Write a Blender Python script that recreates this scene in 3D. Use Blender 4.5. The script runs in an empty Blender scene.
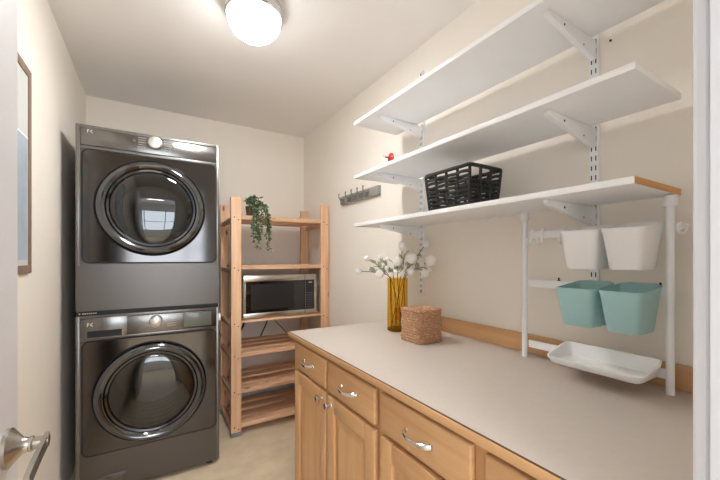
import bpy, bmesh, math, random
from mathutils import Vector, Matrix
random.seed(7)
S = bpy.context.scene
COL = S.collection
PI = math.pi

# ------------------------------------------------------------------ camera, world, lights, exposure
cam_d = bpy.data.cameras.new('camera')
cam = bpy.data.objects.new('camera', cam_d); COL.objects.link(cam)
cam.location = (0, 0, 1.276)
cam.rotation_euler = (math.radians(90), 0, -math.radians(31.457))
cam_d.sensor_fit = 'HORIZONTAL'; cam_d.sensor_width = 36
cam_d.lens = 17.0
cam_d.shift_y = 18 / 720
cam_d.clip_start = 0.02
S.camera = cam

S.view_settings.view_transform = 'Standard'
S.view_settings.look = 'None'
S.view_settings.gamma = 1.0
S.view_settings.use_curve_mapping = False
S.view_settings.exposure = 0.74
S.cycles.max_bounces = 14; S.cycles.diffuse_bounces = 8; S.cycles.transparent_max_bounces = 16
S.cycles.use_denoising = True

world = bpy.data.worlds.new('world'); S.world = world
world.use_nodes = True
bg = world.node_tree.nodes['Background']
bg.inputs[0].default_value = (0.62, 0.78, 1.0, 1)
bg.inputs[1].default_value = 0.8

def area_light(name, loc, rot, sx, sy, power, color):
    d = bpy.data.lights.new(name, 'AREA'); d.shape = 'RECTANGLE'; d.size = sx; d.size_y = sy
    d.energy = power; d.color = color
    o = bpy.data.objects.new(name, d); COL.objects.link(o)
    o.location = loc; o.rotation_euler = rot
    return o

LAMP_STRENGTH = 155.0           # hot centre of the frosted ceiling lamp
# daylight coming through the window of the hall behind the camera
area_light('hall_window_daylight', (0.1, -3.08, 1.45), (math.radians(90), 0, 0), 3.0, 1.3, 58, (0.88, 0.94, 1.0))
# unseen fill light added in the hall to brighten the doorway, no fixture
area_light('hall_fill_light', (0.1, -1.5, 2.40), (0, 0, 0), 0.6, 0.6, 22, (1.0, 0.96, 0.90))

# ------------------------------------------------------------------ materials
def s2l(c):
    return tuple(((x / 255) / 12.92 if x / 255 <= .04045 else ((x / 255 + .055) / 1.055) ** 2.4) for x in c) + (1,)

def base_mat(name):
    m = bpy.data.materials.new(name); m.use_nodes = True
    nt = m.node_tree
    return m, nt, nt.nodes['Principled BSDF']

def mat(name, rgb, rough=.5, metal=0, var=.04, scale=20, bump=0, bscale=60, coat=0, spec=.5):
    m, nt, p = base_mat(name)
    tc = nt.nodes.new('ShaderNodeTexCoord')
    no = nt.nodes.new('ShaderNodeTexNoise'); no.inputs['Scale'].default_value = scale; no.inputs['Detail'].default_value = 4
    nt.links.new(tc.outputs['Object'], no.inputs['Vector'])
    rp = nt.nodes.new('ShaderNodeValToRGB')
    c = s2l(rgb)
    rp.color_ramp.elements[0].position = .3; rp.color_ramp.elements[1].position = .7
    rp.color_ramp.elements[0].color = tuple(x * (1 - var) for x in c[:3]) + (1,)
    rp.color_ramp.elements[1].color = tuple(min(1, x * (1 + var)) for x in c[:3]) + (1,)
    nt.links.new(no.outputs['Fac'], rp.inputs['Fac'])
    nt.links.new(rp.outputs['Color'], p.inputs['Base Color'])
    p.inputs['Roughness'].default_value = rough
    p.inputs['Metallic'].default_value = metal
    p.inputs['Specular IOR Level'].default_value = spec
    p.inputs['Coat Weight'].default_value = coat
    if bump:
        n2 = nt.nodes.new('ShaderNodeTexNoise'); n2.inputs['Scale'].default_value = bscale; n2.inputs['Detail'].default_value = 3
        nt.links.new(tc.outputs['Object'], n2.inputs['Vector'])
        b = nt.nodes.new('ShaderNodeBump'); b.inputs['Strength'].default_value = bump; b.inputs['Distance'].default_value = .01
        nt.links.new(n2.outputs['Fac'], b.inputs['Height'])
        nt.links.new(b.outputs['Normal'], p.inputs['Normal'])
    return m

def wood(name, c1, c2, axis, rough=.5, knots=False, coat=0, fine=1.0):
    m, nt, p = base_mat(name)
    tc = nt.nodes.new('ShaderNodeTexCoord')
    oi = nt.nodes.new('ShaderNodeObjectInfo')
    ad = nt.nodes.new('ShaderNodeVectorMath'); ad.operation = 'ADD'
    ml = nt.nodes.new('ShaderNodeMath'); ml.operation = 'MULTIPLY'; ml.inputs[1].default_value = 9
    nt.links.new(oi.outputs['Random'], ml.inputs[0])
    nt.links.new(tc.outputs['Object'], ad.inputs[0]); nt.links.new(ml.outputs[0], ad.inputs[1])
    mp = nt.nodes.new('ShaderNodeMapping')
    sc = [22 * fine, 22 * fine, 22 * fine]; sc['XYZ'.index(axis)] = 1.3
    mp.inputs['Scale'].default_value = sc
    nt.links.new(ad.outputs[0], mp.inputs['Vector'])
    no = nt.nodes.new('ShaderNodeTexNoise'); no.inputs['Scale'].default_value = 1.6; no.inputs['Detail'].default_value = 6
    no.inputs['Distortion'].default_value = .6
    nt.links.new(mp.outputs[0], no.inputs['Vector'])
    rp = nt.nodes.new('ShaderNodeValToRGB')
    rp.color_ramp.elements[0].position = .32; rp.color_ramp.elements[0].color = s2l(c2)
    rp.color_ramp.elements[1].position = .68; rp.color_ramp.elements[1].color = s2l(c1)
    nt.links.new(no.outputs['Fac'], rp.inputs['Fac'])
    out = rp.outputs['Color']
    if knots:
        mp2 = nt.nodes.new('ShaderNodeMapping')
        s3 = [13, 13, 13]; s3['XYZ'.index(axis)] = 5
        mp2.inputs['Scale'].default_value = s3
        nt.links.new(ad.outputs[0], mp2.inputs['Vector'])
        vo = nt.nodes.new('ShaderNodeTexVoronoi'); vo.inputs['Scale'].default_value = 1.0
        nt.links.new(mp2.outputs[0], vo.inputs['Vector'])
        r2 = nt.nodes.new('ShaderNodeValToRGB')
        r2.color_ramp.elements[0].position = .05; r2.color_ramp.elements[0].color = (1, 1, 1, 1)
        r2.color_ramp.elements[1].position = .16; r2.color_ramp.elements[1].color = (0, 0, 0, 1)
        nt.links.new(vo.outputs['Distance'], r2.inputs['Fac'])
        mx = nt.nodes.new('ShaderNodeMixRGB'); mx.inputs['Color2'].default_value = s2l((135, 82, 50))
        nt.links.new(r2.outputs['Color'], mx.inputs['Fac']); nt.links.new(out, mx.inputs['Color1'])
        out = mx.outputs['Color']
    nt.links.new(out, p.inputs['Base Color'])
    p.inputs['Roughness'].default_value = rough
    p.inputs['Coat Weight'].default_value = coat; p.inputs['Coat Roughness'].default_value = .25
    return m

def steel(name, rgb, rough, axis='X', streak=.12, metal=1.0):
    m, nt, p = base_mat(name)
    tc = nt.nodes.new('ShaderNodeTexCoord'); mp = nt.nodes.new('ShaderNodeMapping')
    sc = [400, 400, 400]; sc['XYZ'.index(axis)] = 4
    mp.inputs['Scale'].default_value = sc
    no = nt.nodes.new('ShaderNodeTexNoise'); no.inputs['Scale'].default_value = 1; no.inputs['Detail'].default_value = 2
    nt.links.new(tc.outputs['Object'], mp.inputs[0]); nt.links.new(mp.outputs[0], no.inputs['Vector'])
    mr = nt.nodes.new('ShaderNodeMapRange'); mr.inputs['To Min'].default_value = rough * (1 - streak); mr.inputs['To Max'].default_value = rough * (1 + streak)
    nt.links.new(no.outputs['Fac'], mr.inputs['Value']); nt.links.new(mr.outputs[0], p.inputs['Roughness'])
    p.inputs['Base Color'].default_value = s2l(rgb); p.inputs['Metallic'].default_value = metal
    return m

def glass_mix(name, tint, gloss_rough=.02, fac=.12, ior=1.5):
    """thin tinted pane: tinted see-through plus a mirror reflection by Fresnel"""
    m = bpy.data.materials.new(name); m.use_nodes = True
    nt = m.node_tree; nt.nodes.remove(nt.nodes['Principled BSDF'])
    t = nt.nodes.new('ShaderNodeBsdfTransparent'); t.inputs[0].default_value = tint
    g = nt.nodes.new('ShaderNodeBsdfGlossy'); g.inputs['Roughness'].default_value = gloss_rough
    f = nt.nodes.new('ShaderNodeLayerWeight'); f.inputs['Blend'].default_value = .5
    pw = nt.nodes.new('ShaderNodeMath'); pw.operation = 'POWER'; pw.inputs[1].default_value = 4
    a = nt.nodes.new('ShaderNodeMath'); a.operation = 'MULTIPLY_ADD'; a.inputs[1].default_value = ior - 1; a.inputs[2].default_value = fac; a.use_clamp = True
    nt.links.new(f.outputs['Facing'], pw.inputs[0]); nt.links.new(pw.outputs[0], a.inputs[0])
    mx = nt.nodes.new('ShaderNodeMixShader')
    nt.links.new(a.outputs[0], mx.inputs[0])
    nt.links.new(t.outputs[0], mx.inputs[1]); nt.links.new(g.outputs[0], mx.inputs[2])
    nt.links.new(mx.outputs[0], nt.nodes['Material Output'].inputs[0])
    return m

M = {}
M['wall'] = mat('cream_wall_paint', (240, 234, 225), .85, var=.012, scale=3, bump=.05, bscale=90)
M['ceiling'] = mat('ceiling_paint', (242, 241, 240), .9, var=.012, scale=3, bump=.12, bscale=120)
M['hallwall'] = mat('hall_wall_paint', (236, 236, 238), .8, var=.01)
M['trim'] = mat('white_trim_paint', (208, 211, 218), .4, var=.006, scale=4)
M['doorpaint'] = mat('white_door_paint', (226, 226, 230), .45, var=.006, scale=3)
M['floor'] = mat('sheet_vinyl_floor', (214, 198, 172), .5, var=.10, scale=9, bump=.05, bscale=40)
M['laminate'] = mat('beige_laminate', (199, 190, 182), .45, var=.015, scale=60)
M['whitelam'] = mat('white_shelf_laminate', (243, 245, 248), .45, var=.01, scale=8)
M['whitemetal'] = mat('white_powder_coat', (241, 243, 246), .35, var=.008, scale=10)
M['whiteplastic'] = mat('white_plastic', (244, 245, 246), .4, var=.01, scale=10)
M['teal'] = mat('teal_plastic', (160, 199, 201), .42, var=.02, scale=10)
M['slot'] = mat('slot_black', (48, 47, 46), .8)
M['screw'] = mat('dark_screw', (55, 50, 46), .5, metal=.5)
M['pineX'] = wood('pine_along_x', (222, 184, 150), (204, 160, 126), 'X', .55, True)
M['pineY'] = wood('pine_along_y', (218, 178, 144), (198, 152, 118), 'Y', .55, True)
M['pineZ'] = wood('pine_along_z', (234, 196, 160), (218, 174, 138), 'Z', .55, True)
M['oakZ'] = wood('maple_along_z', (208, 166, 120), (197, 152, 106), 'Z', .42, coat=.25, fine=.8)
M['oakY'] = wood('maple_along_y', (206, 163, 118), (194, 149, 104), 'Y', .42, coat=.25, fine=.8)
M['edgewood'] = wood('shelf_edge_wood', (222, 166, 104), (206, 146, 84), 'X', .5)
M['framewood'] = wood('greyed_frame_wood', (150, 128, 112), (124, 102, 88), 'Z', .55)
M['body'] = steel('graphite_steel', (103, 99, 97), .36, 'X')
M['bezel'] = steel('satin_silver', (128, 126, 123), .34, 'X')
M['console'] = steel('brushed_console', (124, 122, 120), .24, 'X')
M['doorpanel'] = steel('dark_gloss_panel', (90, 87, 86), .10, 'X', .02)
M['chrome'] = steel('smoked_chrome', (108, 110, 114), .09, 'Z', .03)
M['brightchrome'] = steel('bright_chrome', (225, 225, 226), .08, 'Z', .03)
M['dialmetal'] = steel('brushed_dial', (214, 211, 206), .38, 'X', .05)
M['hookmetal'] = steel('dull_hook_metal', (150, 148, 144), .4, 'X', .05)
M['matboard'] = mat('pale_mat_board', (204, 208, 204), .6, var=.03, scale=6)
M['bluegrey'] = mat('blue_grey_print', (166, 180, 192), .5, var=.12, scale=7)
M['nickel'] = steel('satin_nickel', (186, 180, 172), .26, 'X', .05)
M['ss'] = steel('stainless', (190, 184, 176), .27, 'X')
M['seam'] = mat('black_gasket', (10, 10, 11), .55)
M['drum'] = steel('drum_steel', (120, 118, 115), .3, 'Z')
M['blackglass'] = mat('black_glass', (12, 12, 14), .04, var=0, coat=.6)
M['blackplastic'] = mat('black_plastic', (24, 24, 26), .35, coat=.2)
M['darkglass'] = glass_mix('smoked_door_glass', (.17, .175, .18, 1), .02, .10)
M['display'] = mat('dull_display', (98, 101, 96), .2, var=.05, scale=30)
M['mark'] = mat('white_print', (225, 224, 220), .5)
M['dimmark'] = mat('grey_print', (165, 163, 158), .5)
M['lamprim'] = steel('lamp_silver', (205, 203, 202), .28, 'X')
M['blackweave'] = mat('black_woven_cord', (22, 21, 22), .5, var=.3, scale=60, bump=.3, bscale=200)
def jute():
    m = mat('jute_rope', (186, 142, 108), .9, var=.25, scale=120, bump=.45, bscale=260)
    nt = m.node_tree; p = nt.nodes['Principled BSDF']
    tc = nt.nodes.new('ShaderNodeTexCoord'); mp = nt.nodes.new('ShaderNodeMapping'); mp.inputs['Scale'].default_value = (95, 95, 170)
    vo = nt.nodes.new('ShaderNodeTexVoronoi'); vo.inputs['Scale'].default_value = 1.0
    rp = nt.nodes.new('ShaderNodeValToRGB'); rp.color_ramp.elements[0].position = .10; rp.color_ramp.elements[0].color = (1, 1, 1, 1)
    rp.color_ramp.elements[1].position = .34; rp.color_ramp.elements[1].color = (0, 0, 0, 1)
    mx = nt.nodes.new('ShaderNodeMixRGB'); mx.inputs['Color2'].default_value = s2l((236, 216, 192))
    old = p.inputs['Base Color'].links[0].from_socket
    nt.links.new(tc.outputs['Object'], mp.inputs[0]); nt.links.new(mp.outputs[0], vo.inputs['Vector']); nt.links.new(vo.outputs['Distance'], rp.inputs['Fac'])
    nt.links.new(rp.outputs['Color'], mx.inputs['Fac']); nt.links.new(old, mx.inputs['Color1']); nt.links.new(mx.outputs['Color'], p.inputs['Base Color'])
    return m
M['jute'] = jute()
M['amber'] = glass_mix('amber_glass', (.94, .82, .50, 1), .03, .0, 1.12)
M['amberbase'] = glass_mix('thick_amber_glass', (.62, .52, .16, 1), .04, .02, 1.3)
M['stem'] = mat('dry_stem', (74, 58, 34), .8)
M['sage'] = mat('sage_leaf', (170, 174, 152), .8, var=.2, scale=60)
M['bloom'] = mat('white_bloom', (251, 250, 247), .9, var=.02, scale=200, bump=.6, bscale=250)
M['leaf'] = mat('green_leaf', (92, 112, 80), .5, var=.45, scale=70)
M['leafpale'] = mat('pale_leaf', (150, 168, 138), .55, var=.2, scale=70)
M['pot'] = mat('brown_pot', (98, 78, 50), .5)
M['potting'] = mat('potting_soil', (52, 40, 30), .95, bump=.5)
M['greypaint'] = mat('grey_painted_board', (150, 149, 146), .6, var=.05, scale=40)
M['foot'] = mat('grey_rubber_foot', (122, 124, 126), .6)
M['red'] = mat('red_plastic', (196, 34, 36), .3, coat=.3)
M['cable'] = mat('black_cable', (16, 15, 16), .5)
M['kick'] = mat('dark_kick_board', (92, 66, 44), .6)
M['inside'] = mat('shadow_cavity', (60, 42, 28), .8)
M['winglass'] = glass_mix('clear_window_glass', (.97, .98, .98, 1), .0, .02)

def lamp_glass():
    m = bpy.data.materials.new('frosted_lamp_glass'); m.use_nodes = True
    nt = m.node_tree; p = nt.nodes['Principled BSDF']
    p.inputs['Base Color'].default_value = (.9, .8, .68, 1); p.inputs['Roughness'].default_value = .35
    tc = nt.nodes.new('ShaderNodeTexCoord')
    sub = nt.nodes.new('ShaderNodeVectorMath'); sub.operation = 'DISTANCE'
    sub.inputs[1].default_value = (-.010, .0, -.130)      # the bulb sits off-centre behind the glass
    nt.links.new(tc.outputs['Object'], sub.inputs[0])
    rp = nt.nodes.new('ShaderNodeValToRGB'); cr = rp.color_ramp
    cr.elements[0].position = .05; cr.elements[0].color = (1, 1, 1, 1)
    cr.elements[1].position = .135; cr.elements[1].color = (.034, .034, .034, 1)
    e = cr.elements.new(.09); e.color = (.18, .18, .18, 1)
    nt.links.new(sub.outputs['Value'], rp.inputs['Fac'])
    mu = nt.nodes.new('ShaderNodeMath'); mu.operation = 'MULTIPLY'; mu.inputs[1].default_value = LAMP_STRENGTH
    nt.links.new(rp.outputs['Color'], mu.inputs[0])
    p.inputs['Emission Color'].default_value = (1.0, .985, .965, 1)
    nt.links.new(mu.outputs[0], p.inputs['Emission Strength'])
    return m
M['lampglass'] = lamp_glass()

# ------------------------------------------------------------------ object helpers
def put(o, label=None, cat=None, group=None, kind=None):
    if label: o['label'] = label
    if cat: o['category'] = cat
    if group: o['group'] = group
    if kind: o['kind'] = kind
    return o

def thing(name, label, cat, loc=(0, 0, 0), group=None, rz=0):
    o = bpy.data.objects.new(name, None); COL.objects.link(o)
    o.empty_display_size = .05
    o.location = loc; o.rotation_euler = (0, 0, rz)
    return put(o, label, cat, group)

def world_loc(o):
    v = Vector((0, 0, 0))
    while o is not None:
        v += Vector(o.location); o = o.parent
    return v

class MB:
    """collects shapes in world coordinates; build() links them as ONE mesh object"""
    def __init__(s): s.bm = bmesh.new()
    def _merge(s, b):
        me = bpy.data.meshes.new('tmp'); b.to_mesh(me); b.free(); s.bm.from_mesh(me); bpy.data.meshes.remove(me); return s
    def box(s, x0, x1, y0, y1, z0, z1, bev=0, seg=2):
        b = bmesh.new(); bmesh.ops.create_cube(b, size=1)
        for v in b.verts:
            v.co = Vector(((x0 + x1) / 2 + v.co.x * (x1 - x0), (y0 + y1) / 2 + v.co.y * (y1 - y0), (z0 + z1) / 2 + v.co.z * (z1 - z0)))
        if bev: bmesh.ops.bevel(b, geom=b.edges[:], offset=bev, segments=seg, affect='EDGES', profile=.5)
        return s._merge(b)
    def bar(s, p0, p1, w, h, bev=0, up=(0, 0, 1)):
        """rectangular bar from p0 to p1; w sideways, h along up"""
        p0, p1 = Vector(p0), Vector(p1); d = p1 - p0; L = d.length; d.normalize()
        up = Vector(up); sd = d.cross(up)
        if sd.length < 1e-4: sd = d.cross(Vector((1, 0, 0)))
        sd.normalize(); up = sd.cross(d).normalized()
        b = bmesh.new(); bmesh.ops.create_cube(b, size=1)
        if bev:
            for v in b.verts: v.co = Vector((v.co.x * L, v.co.y * w, v.co.z * h))
            bmesh.ops.bevel(b, geom=b.edges[:], offset=bev, segments=2, affect='EDGES', profile=.5)
        else:
            for v in b.verts: v.co = Vector((v.co.x * L, v.co.y * w, v.co.z * h))
        mid = (p0 + p1) / 2
        for v in b.verts: v.co = mid + d * v.co.x + sd * v.co.y + up * v.co.z
        return s._merge(b)
    def tube(s, pts, r, n=10, closed=False, cap=True, flat=1.0, flat_axis=None):
        pts = [Vector(p) for p in pts]; N = len(pts); rs = r if isinstance(r, (list, tuple)) else [r] * N
        b = bmesh.new(); rings = []
        prev = None
        for i, p in enumerate(pts):
            if closed: t = pts[(i + 1) % N] - pts[i - 1]
            else: t = pts[min(i + 1, N - 1)] - pts[max(i - 1, 0)]
            t.normalize()
            if flat_axis is not None:
                fa = Vector(flat_axis); u = (fa - t * fa.dot(t))
                if u.length < 1e-5: u = t.orthogonal()
                u.normalize()
            elif prev is None: u = t.orthogonal().normalized()
            else:
                u = prev - t * prev.dot(t)
                u = u.normalized() if u.length > 1e-6 else t.orthogonal().normalized()
            prev = u; w = t.cross(u)
            rings.append([b.verts.new(p + (u * math.cos(a) * flat + w * math.sin(a)) * rs[i]) for a in [2 * PI * k / n for k in range(n)]])
        for i in range(N if closed else N - 1):
            A, B = rings[i], rings[(i + 1) % N]
            for k in range(n): b.faces.new((A[k], A[(k + 1) % n], B[(k + 1) % n], B[k]))
        if cap and not closed:
            b.faces.new(rings[0][::-1]); b.faces.new(rings[-1])
        bmesh.ops.recalc_face_normals(b, faces=b.faces[:])
        return s._merge(b)
    def lathe(s, prof, c, axis='Z', n=48, closed=False):
        """prof: list of (radius, height along axis); closed joins the last point to the first"""
        b = bmesh.new(); rings = []
        for r, h in prof:
            ring = []
            for k in range(n if r > 1e-6 else 1):
                a = 2 * PI * k / n
                x, y = r * math.cos(a), r * math.sin(a)
                v = {'Z': (x, y, h), 'Y': (x, h, y), 'X': (h, x, y)}[axis]
                ring.append(b.verts.new(Vector(c) + Vector(v)))
            rings.append(ring)
        P = list(zip(rings, rings[1:])) + ([(rings[-1], rings[0])] if closed else [])
        for A, B in P:
            if len(A) == 1 and len(B) == 1: continue
            for k in range(n):
                if len(A) == 1: b.faces.new((A[0], B[k], B[(k + 1) % n]))
                elif len(B) == 1: b.faces.new((A[k], A[(k + 1) % n], B[0]))
                else: b.faces.new((A[k], A[(k + 1) % n], B[(k + 1) % n], B[k]))
        bmesh.ops.recalc_face_normals(b, faces=b.faces[:])
        return s._merge(b)
    def prism(s, poly, axis, a0, a1, bev=0):
        """poly in the two other axes (order XZ for Y, YZ for X, XY for Z)"""
        b = bmesh.new()
        def P(u, v, w): return {'Y': (u, w, v), 'X': (w, u, v), 'Z': (u, v, w)}[axis]
        A = [b.verts.new(P(u, v, a0)) for u, v in poly]; B = [b.verts.new(P(u, v, a1)) for u, v in poly]
        b.faces.new(A[::-1]); b.faces.new(B)
        for i in range(len(poly)):
            j = (i + 1) % len(poly); b.faces.new((A[i], A[j], B[j], B[i]))
        bmesh.ops.recalc_face_normals(b, faces=b.faces[:])
        if bev: bmesh.ops.bevel(b, geom=b.edges[:], offset=bev, segments=2, affect='EDGES', profile=.5)
        return s._merge(b)
    def plate_hole(s, poly, cx, cz, r, y0, y1, n=64):
        """plate in the XZ plane with a round hole, thick from y0 to y1"""
        b = bmesh.new()
        o = [b.verts.new((x, y0, z)) for x, z in poly]
        h = [b.verts.new((cx + r * math.cos(2 * PI * k / n), y0, cz + r * math.sin(2 * PI * k / n))) for k in range(n)]
        ed = [b.edges.new((o[i], o[(i + 1) % len(o)])) for i in range(len(o))] + [b.edges.new((h[i], h[(i + 1) % n])) for i in range(n)]
        bmesh.ops.triangle_fill(b, use_beauty=True, use_dissolve=False, edges=ed)
        # drop faces that fell inside the hole
        bad = [f for f in b.faces if (f.calc_center_median() - Vector((cx, y0, cz))).length < r * .98]
        if bad: bmesh.ops.delete(b, geom=bad, context='FACES_ONLY')
        g = bmesh.ops.extrude_face_region(b, geom=b.faces[:])
        for v in [e for e in g['geom'] if isinstance(e, bmesh.types.BMVert)]: v.co.y = y1
        bmesh.ops.recalc_face_normals(b, faces=b.faces[:])
        return s._merge(b)
    def ico(s, c, r, sub=2, jitter=0):
        b = bmesh.new(); bmesh.ops.create_icosphere(b, subdivisions=sub, radius=r)
        for v in b.verts: v.co = v.co * (1 + random.uniform(-jitter, jitter)) + Vector(c)
        return s._merge(b)
    def leaf(s, c, d, L, W, nrm=None):
        """a small pointed leaf from c along d, folded along its midrib"""
        d = Vector(d).normalized(); n = Vector(nrm) if nrm else Vector((random.uniform(-1, 1), random.uniform(-1, 1), random.uniform(.2, 1)))
        sd = d.cross(n)
        if sd.length < 1e-4: sd = d.orthogonal()
        sd.normalize(); n = sd.cross(d).normalized()
        c = Vector(c); b = bmesh.new()
        f = lambda t, w, h: b.verts.new(c + d * (L * t) + sd * (W * w) + n * (L * h))
        base, m1, m2, tip = f(0, 0, 0), f(.35, 0, -.05), f(.7, 0, -.06), f(1, 0, -.16)
        l1, l2, r1, r2 = f(.3, .5, .04), f(.68, .4, .0), f(.3, -.5, .04), f(.68, -.4, .0)
        for q in ((base, m1, l1), (m1, m2, l2, l1), (m2, tip, l2), (base, r1, m1), (m1, r1, r2, m2), (m2, r2, tip)): b.faces.new(q)
        return s._merge(b)
    def build(s, name, m, parent=None, smooth=True, angle=35):
        off = world_loc(parent) if parent is not None else Vector((0, 0, 0))
        me = bpy.data.meshes.new(name)
        if off.length > 0: bmesh.ops.translate(s.bm, verts=s.bm.verts[:], vec=-off)
        s.bm.to_mesh(me); s.bm.free()
        me.materials.append(m if not isinstance(m, str) else M[m])
        if smooth:
            me.polygons.foreach_set('use_smooth', [True] * len(me.polygons))
            me.set_sharp_from_angle(angle=math.radians(angle))
        o = bpy.data.objects.new(name, me); COL.objects.link(o)
        if parent is not None: o.parent = parent
        return o

def rrect(x0, x1, z0, z1, r, n=6):
    """rounded rectangle outline; r one number or four (bl, br, tr, tl)"""
    rs = r if isinstance(r, (list, tuple)) else [r] * 4
    out = []
    for (cx, cz, a0, rr) in ((x0, z0, PI, rs[0]), (x1, z0, 1.5 * PI, rs[1]), (x1, z1, 0, rs[2]), (x0, z1, .5 * PI, rs[3])):
        ox = cx + (rr if cx == x0 else -rr); oz = cz + (rr if cz == z0 else -rr)
        for k in range(n + 1):
            a = a0 + .5 * PI * k / n; out.append((ox + rr * math.cos(a), oz + rr * math.sin(a)))
    return out

def structure(name, mb, m, parent=None):
    o = mb.build(name, m, parent, smooth=False)
    if parent is None: o['kind'] = 'structure'
    return o

def copy_tree(o, parent=None):
    c = o.copy(); COL.objects.link(c); c.parent = parent
    for ch in list(o.children): copy_tree(ch, c)
    return c

# ------------------------------------------------------------------ room shell
XL, XR, YF, YB, ZC = -.404, 1.258, .12, 3.10, 2.44
T = .10
structure('floor', MB().box(-2.0, 2.0, -3.3, YB + T, -.05, 0), 'floor')
structure('ceiling', MB().box(-2.0, 2.0, -3.3, YB + T, ZC, ZC + .05), 'ceiling')
structure('wall_left', MB().box(XL - T, XL, YF, YB, 0, ZC), 'wall')
structure('wall_right', MB().box(XR, XR + T, YF, YB, 0, ZC), 'wall')
structure('wall_back', MB().box(XL - T, XR + T, YB, YB + T, 0, ZC), 'wall')
DX0, DX1, DH = -.255, .53, 2.06         # doorway the camera stands in
YW = -.005                               # hall side of the doorway wall
f = MB(); f.box(-2.0, DX0 - .018, YW, YF, 0, ZC); f.box(DX1 + .018, 2.0, YW, YF, 0, ZC); f.box(DX0 - .018, DX1 + .018, YW, YF, DH + .018, ZC)
structure('wall_front', f, 'wall')
# jambs and casings of the doorway
structure('trim_1', MB().box(DX1, DX1 + .018, YW - .014, YF, 0, DH, .001), 'trim')
structure('trim_2', MB().box(DX0 - .018, DX0, YW - .014, YF, 0, DH), 'trim')
structure('trim_3', MB().box(DX0 - .018, DX1 + .018, YW - .014, YF, DH, DH + .018), 'trim')
structure('trim_4', MB().box(DX1 + .006, DX1 + .036, YF + .0002, YF + .016, 0, ZC - .3, .004), 'trim')
c = MB(); c.box(DX1 + .018, DX1 + .08, YW - .014, YW, 0, DH + .06, .003); c.box(DX0 - .08, DX0 - .018, YW - .014, YW, 0, DH + .06, .003); c.box(DX0 - .018, DX1 + .018, YW - .014, YW, DH + .018, DH + .06, .003)
structure('trim_5', c, 'trim')
# hall behind the camera
structure('wall_hall_left', MB().box(-2.0 - T, -2.0, -3.3, YW + .1, 0, ZC), 'hallwall')
structure('wall_hall_right', MB().box(2.0, 2.0 + T, -3.3, YW + .1, 0, ZC), 'hallwall')
w = MB(); w.box(-2, -1.4, -3.0, -2.9, 0, ZC); w.box(1.6, 2, -3.0, -2.9, 0, ZC); w.box(-1.4, 1.6, -3.0, -2.9, 0, .85); w.box(-1.4, 1.6, -3.0, -2.9, 2.1, ZC)
structure('wall_hall_far', w, 'hallwall')
wf = MB()
wf.box(-1.4, -1.34, -2.98, -2.90, .85, 2.1); wf.box(1.54, 1.6, -2.98, -2.90, .85, 2.1); wf.box(-1.34, 1.54, -2.98, -2.90, .85, .91); wf.box(-1.34, 1.54, -2.98, -2.90, 2.04, 2.1)
wf.box(-.40, -.36, -2.97, -2.91, .91, 2.04); wf.box(.56, .60, -2.97, -2.91, .91, 2.04); wf.box(-1.34, 1.54, -2.96, -2.92, 1.46, 1.49)
wo = structure('window_1', wf, 'trim')
MB().box(-1.34, 1.54, -2.945, -2.94, .91, 2.04).build('pane', 'winglass', wo)
# baseboards
structure('baseboard_left', MB().box(XL, XL + .012, .9, 2.2, 0, .08, .003), 'trim')
structure('baseboard_back', MB().box(XL + .9, XR, YB - .012, YB, 0, .08, .003), 'trim')

# ------------------------------------------------------------------ open door with lever
dr = thing('door_1', None, None, (-.2325, .125, 0)); dr['kind'] = 'structure'
dl = MB(); dl.box(-.25, -.215, .125, .881, .008, 2.04, .002)
dl.build('door_leaf', 'doorpaint', dr)
hz, hy = .947, .818
lv = thing('lever_handle', None, None); COL.objects.unlink(lv); bpy.data.objects.remove(lv)
h = MB()
h.lathe([(0, 0), (.033, 0), (.033, .006), (.027, .011), (.014, .022), (.0115, .03), (.0115, .036)], (-.215, hy, hz), 'X', 32)
h.lathe([(.0125, .030), (.0135, .031), (.0135, .034), (.0125, .035), (.0105, .036), (.0105, .056), (.0, .0565)], (-.215, hy, hz), 'X', 24)
hp = [(-.164, hy + .012, hz), (-.163, hy - .01, hz), (-.162, hy - .05, hz - .001), (-.161, hy - .09, hz - .004), (-.160, hy - .125, hz - .008)]
for a, b_ in zip(hp, hp[1:]): h.bar(a, b_, .007, .021)
h.tube([(-.164, hy + .012, hz - .0105), (-.164, hy + .012, hz + .0105)], .0036, 10)
hd = h.build('lever_handle', 'nickel', dr)
g = MB()
for z in (.25, 1.05, 1.85): g.tube([(-.2515, .124, z - .045), (-.2515, .124, z + .045)], .005, 10)
g.build('hinge', 'nickel', dr)

# ------------------------------------------------------------------ framed picture on left wall
mr = thing('framed_picture', 'tall pale picture in a greyish wooden frame on the left wall behind the open door', 'picture', (XL, 1.6, 1.21))
y0, y1, z0, z1, fw = 1.30, 1.772, 1.219, 1.986, .030
fd = .010
m_ = MB()
m_.box(XL, XL + fd, y0, y0 + fw, z0, z1, .001); m_.box(XL, XL + fd, y1 - fw, y1, z0, z1, .001)
m_.box(XL, XL + fd, y0 + fw - .001, y1 - fw + .001, z0, z0 + fw, .001); m_.box(XL, XL + fd, y0 + fw - .001, y1 - fw + .001, z1 - fw, z1, .001)
m_.build('frame', 'framewood', mr)
MB().box(XL + .002, XL + .0056, y0 + fw, y1 - fw, z0 + fw, z1 - fw).build('mat_board', 'matboard', mr)
pr = MB().box(XL + .0062, XL + .007, y0 + fw + .05, y1 - fw - .012, z0 + fw + .02, 1.720).build('print', 'bluegrey', mr)
MB().box(XL + .0062, XL + .0076, y0 + fw + .04, y1 - fw - .006, 1.7205, 1.727).build('white_line', 'whitelam', mr)

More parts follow.
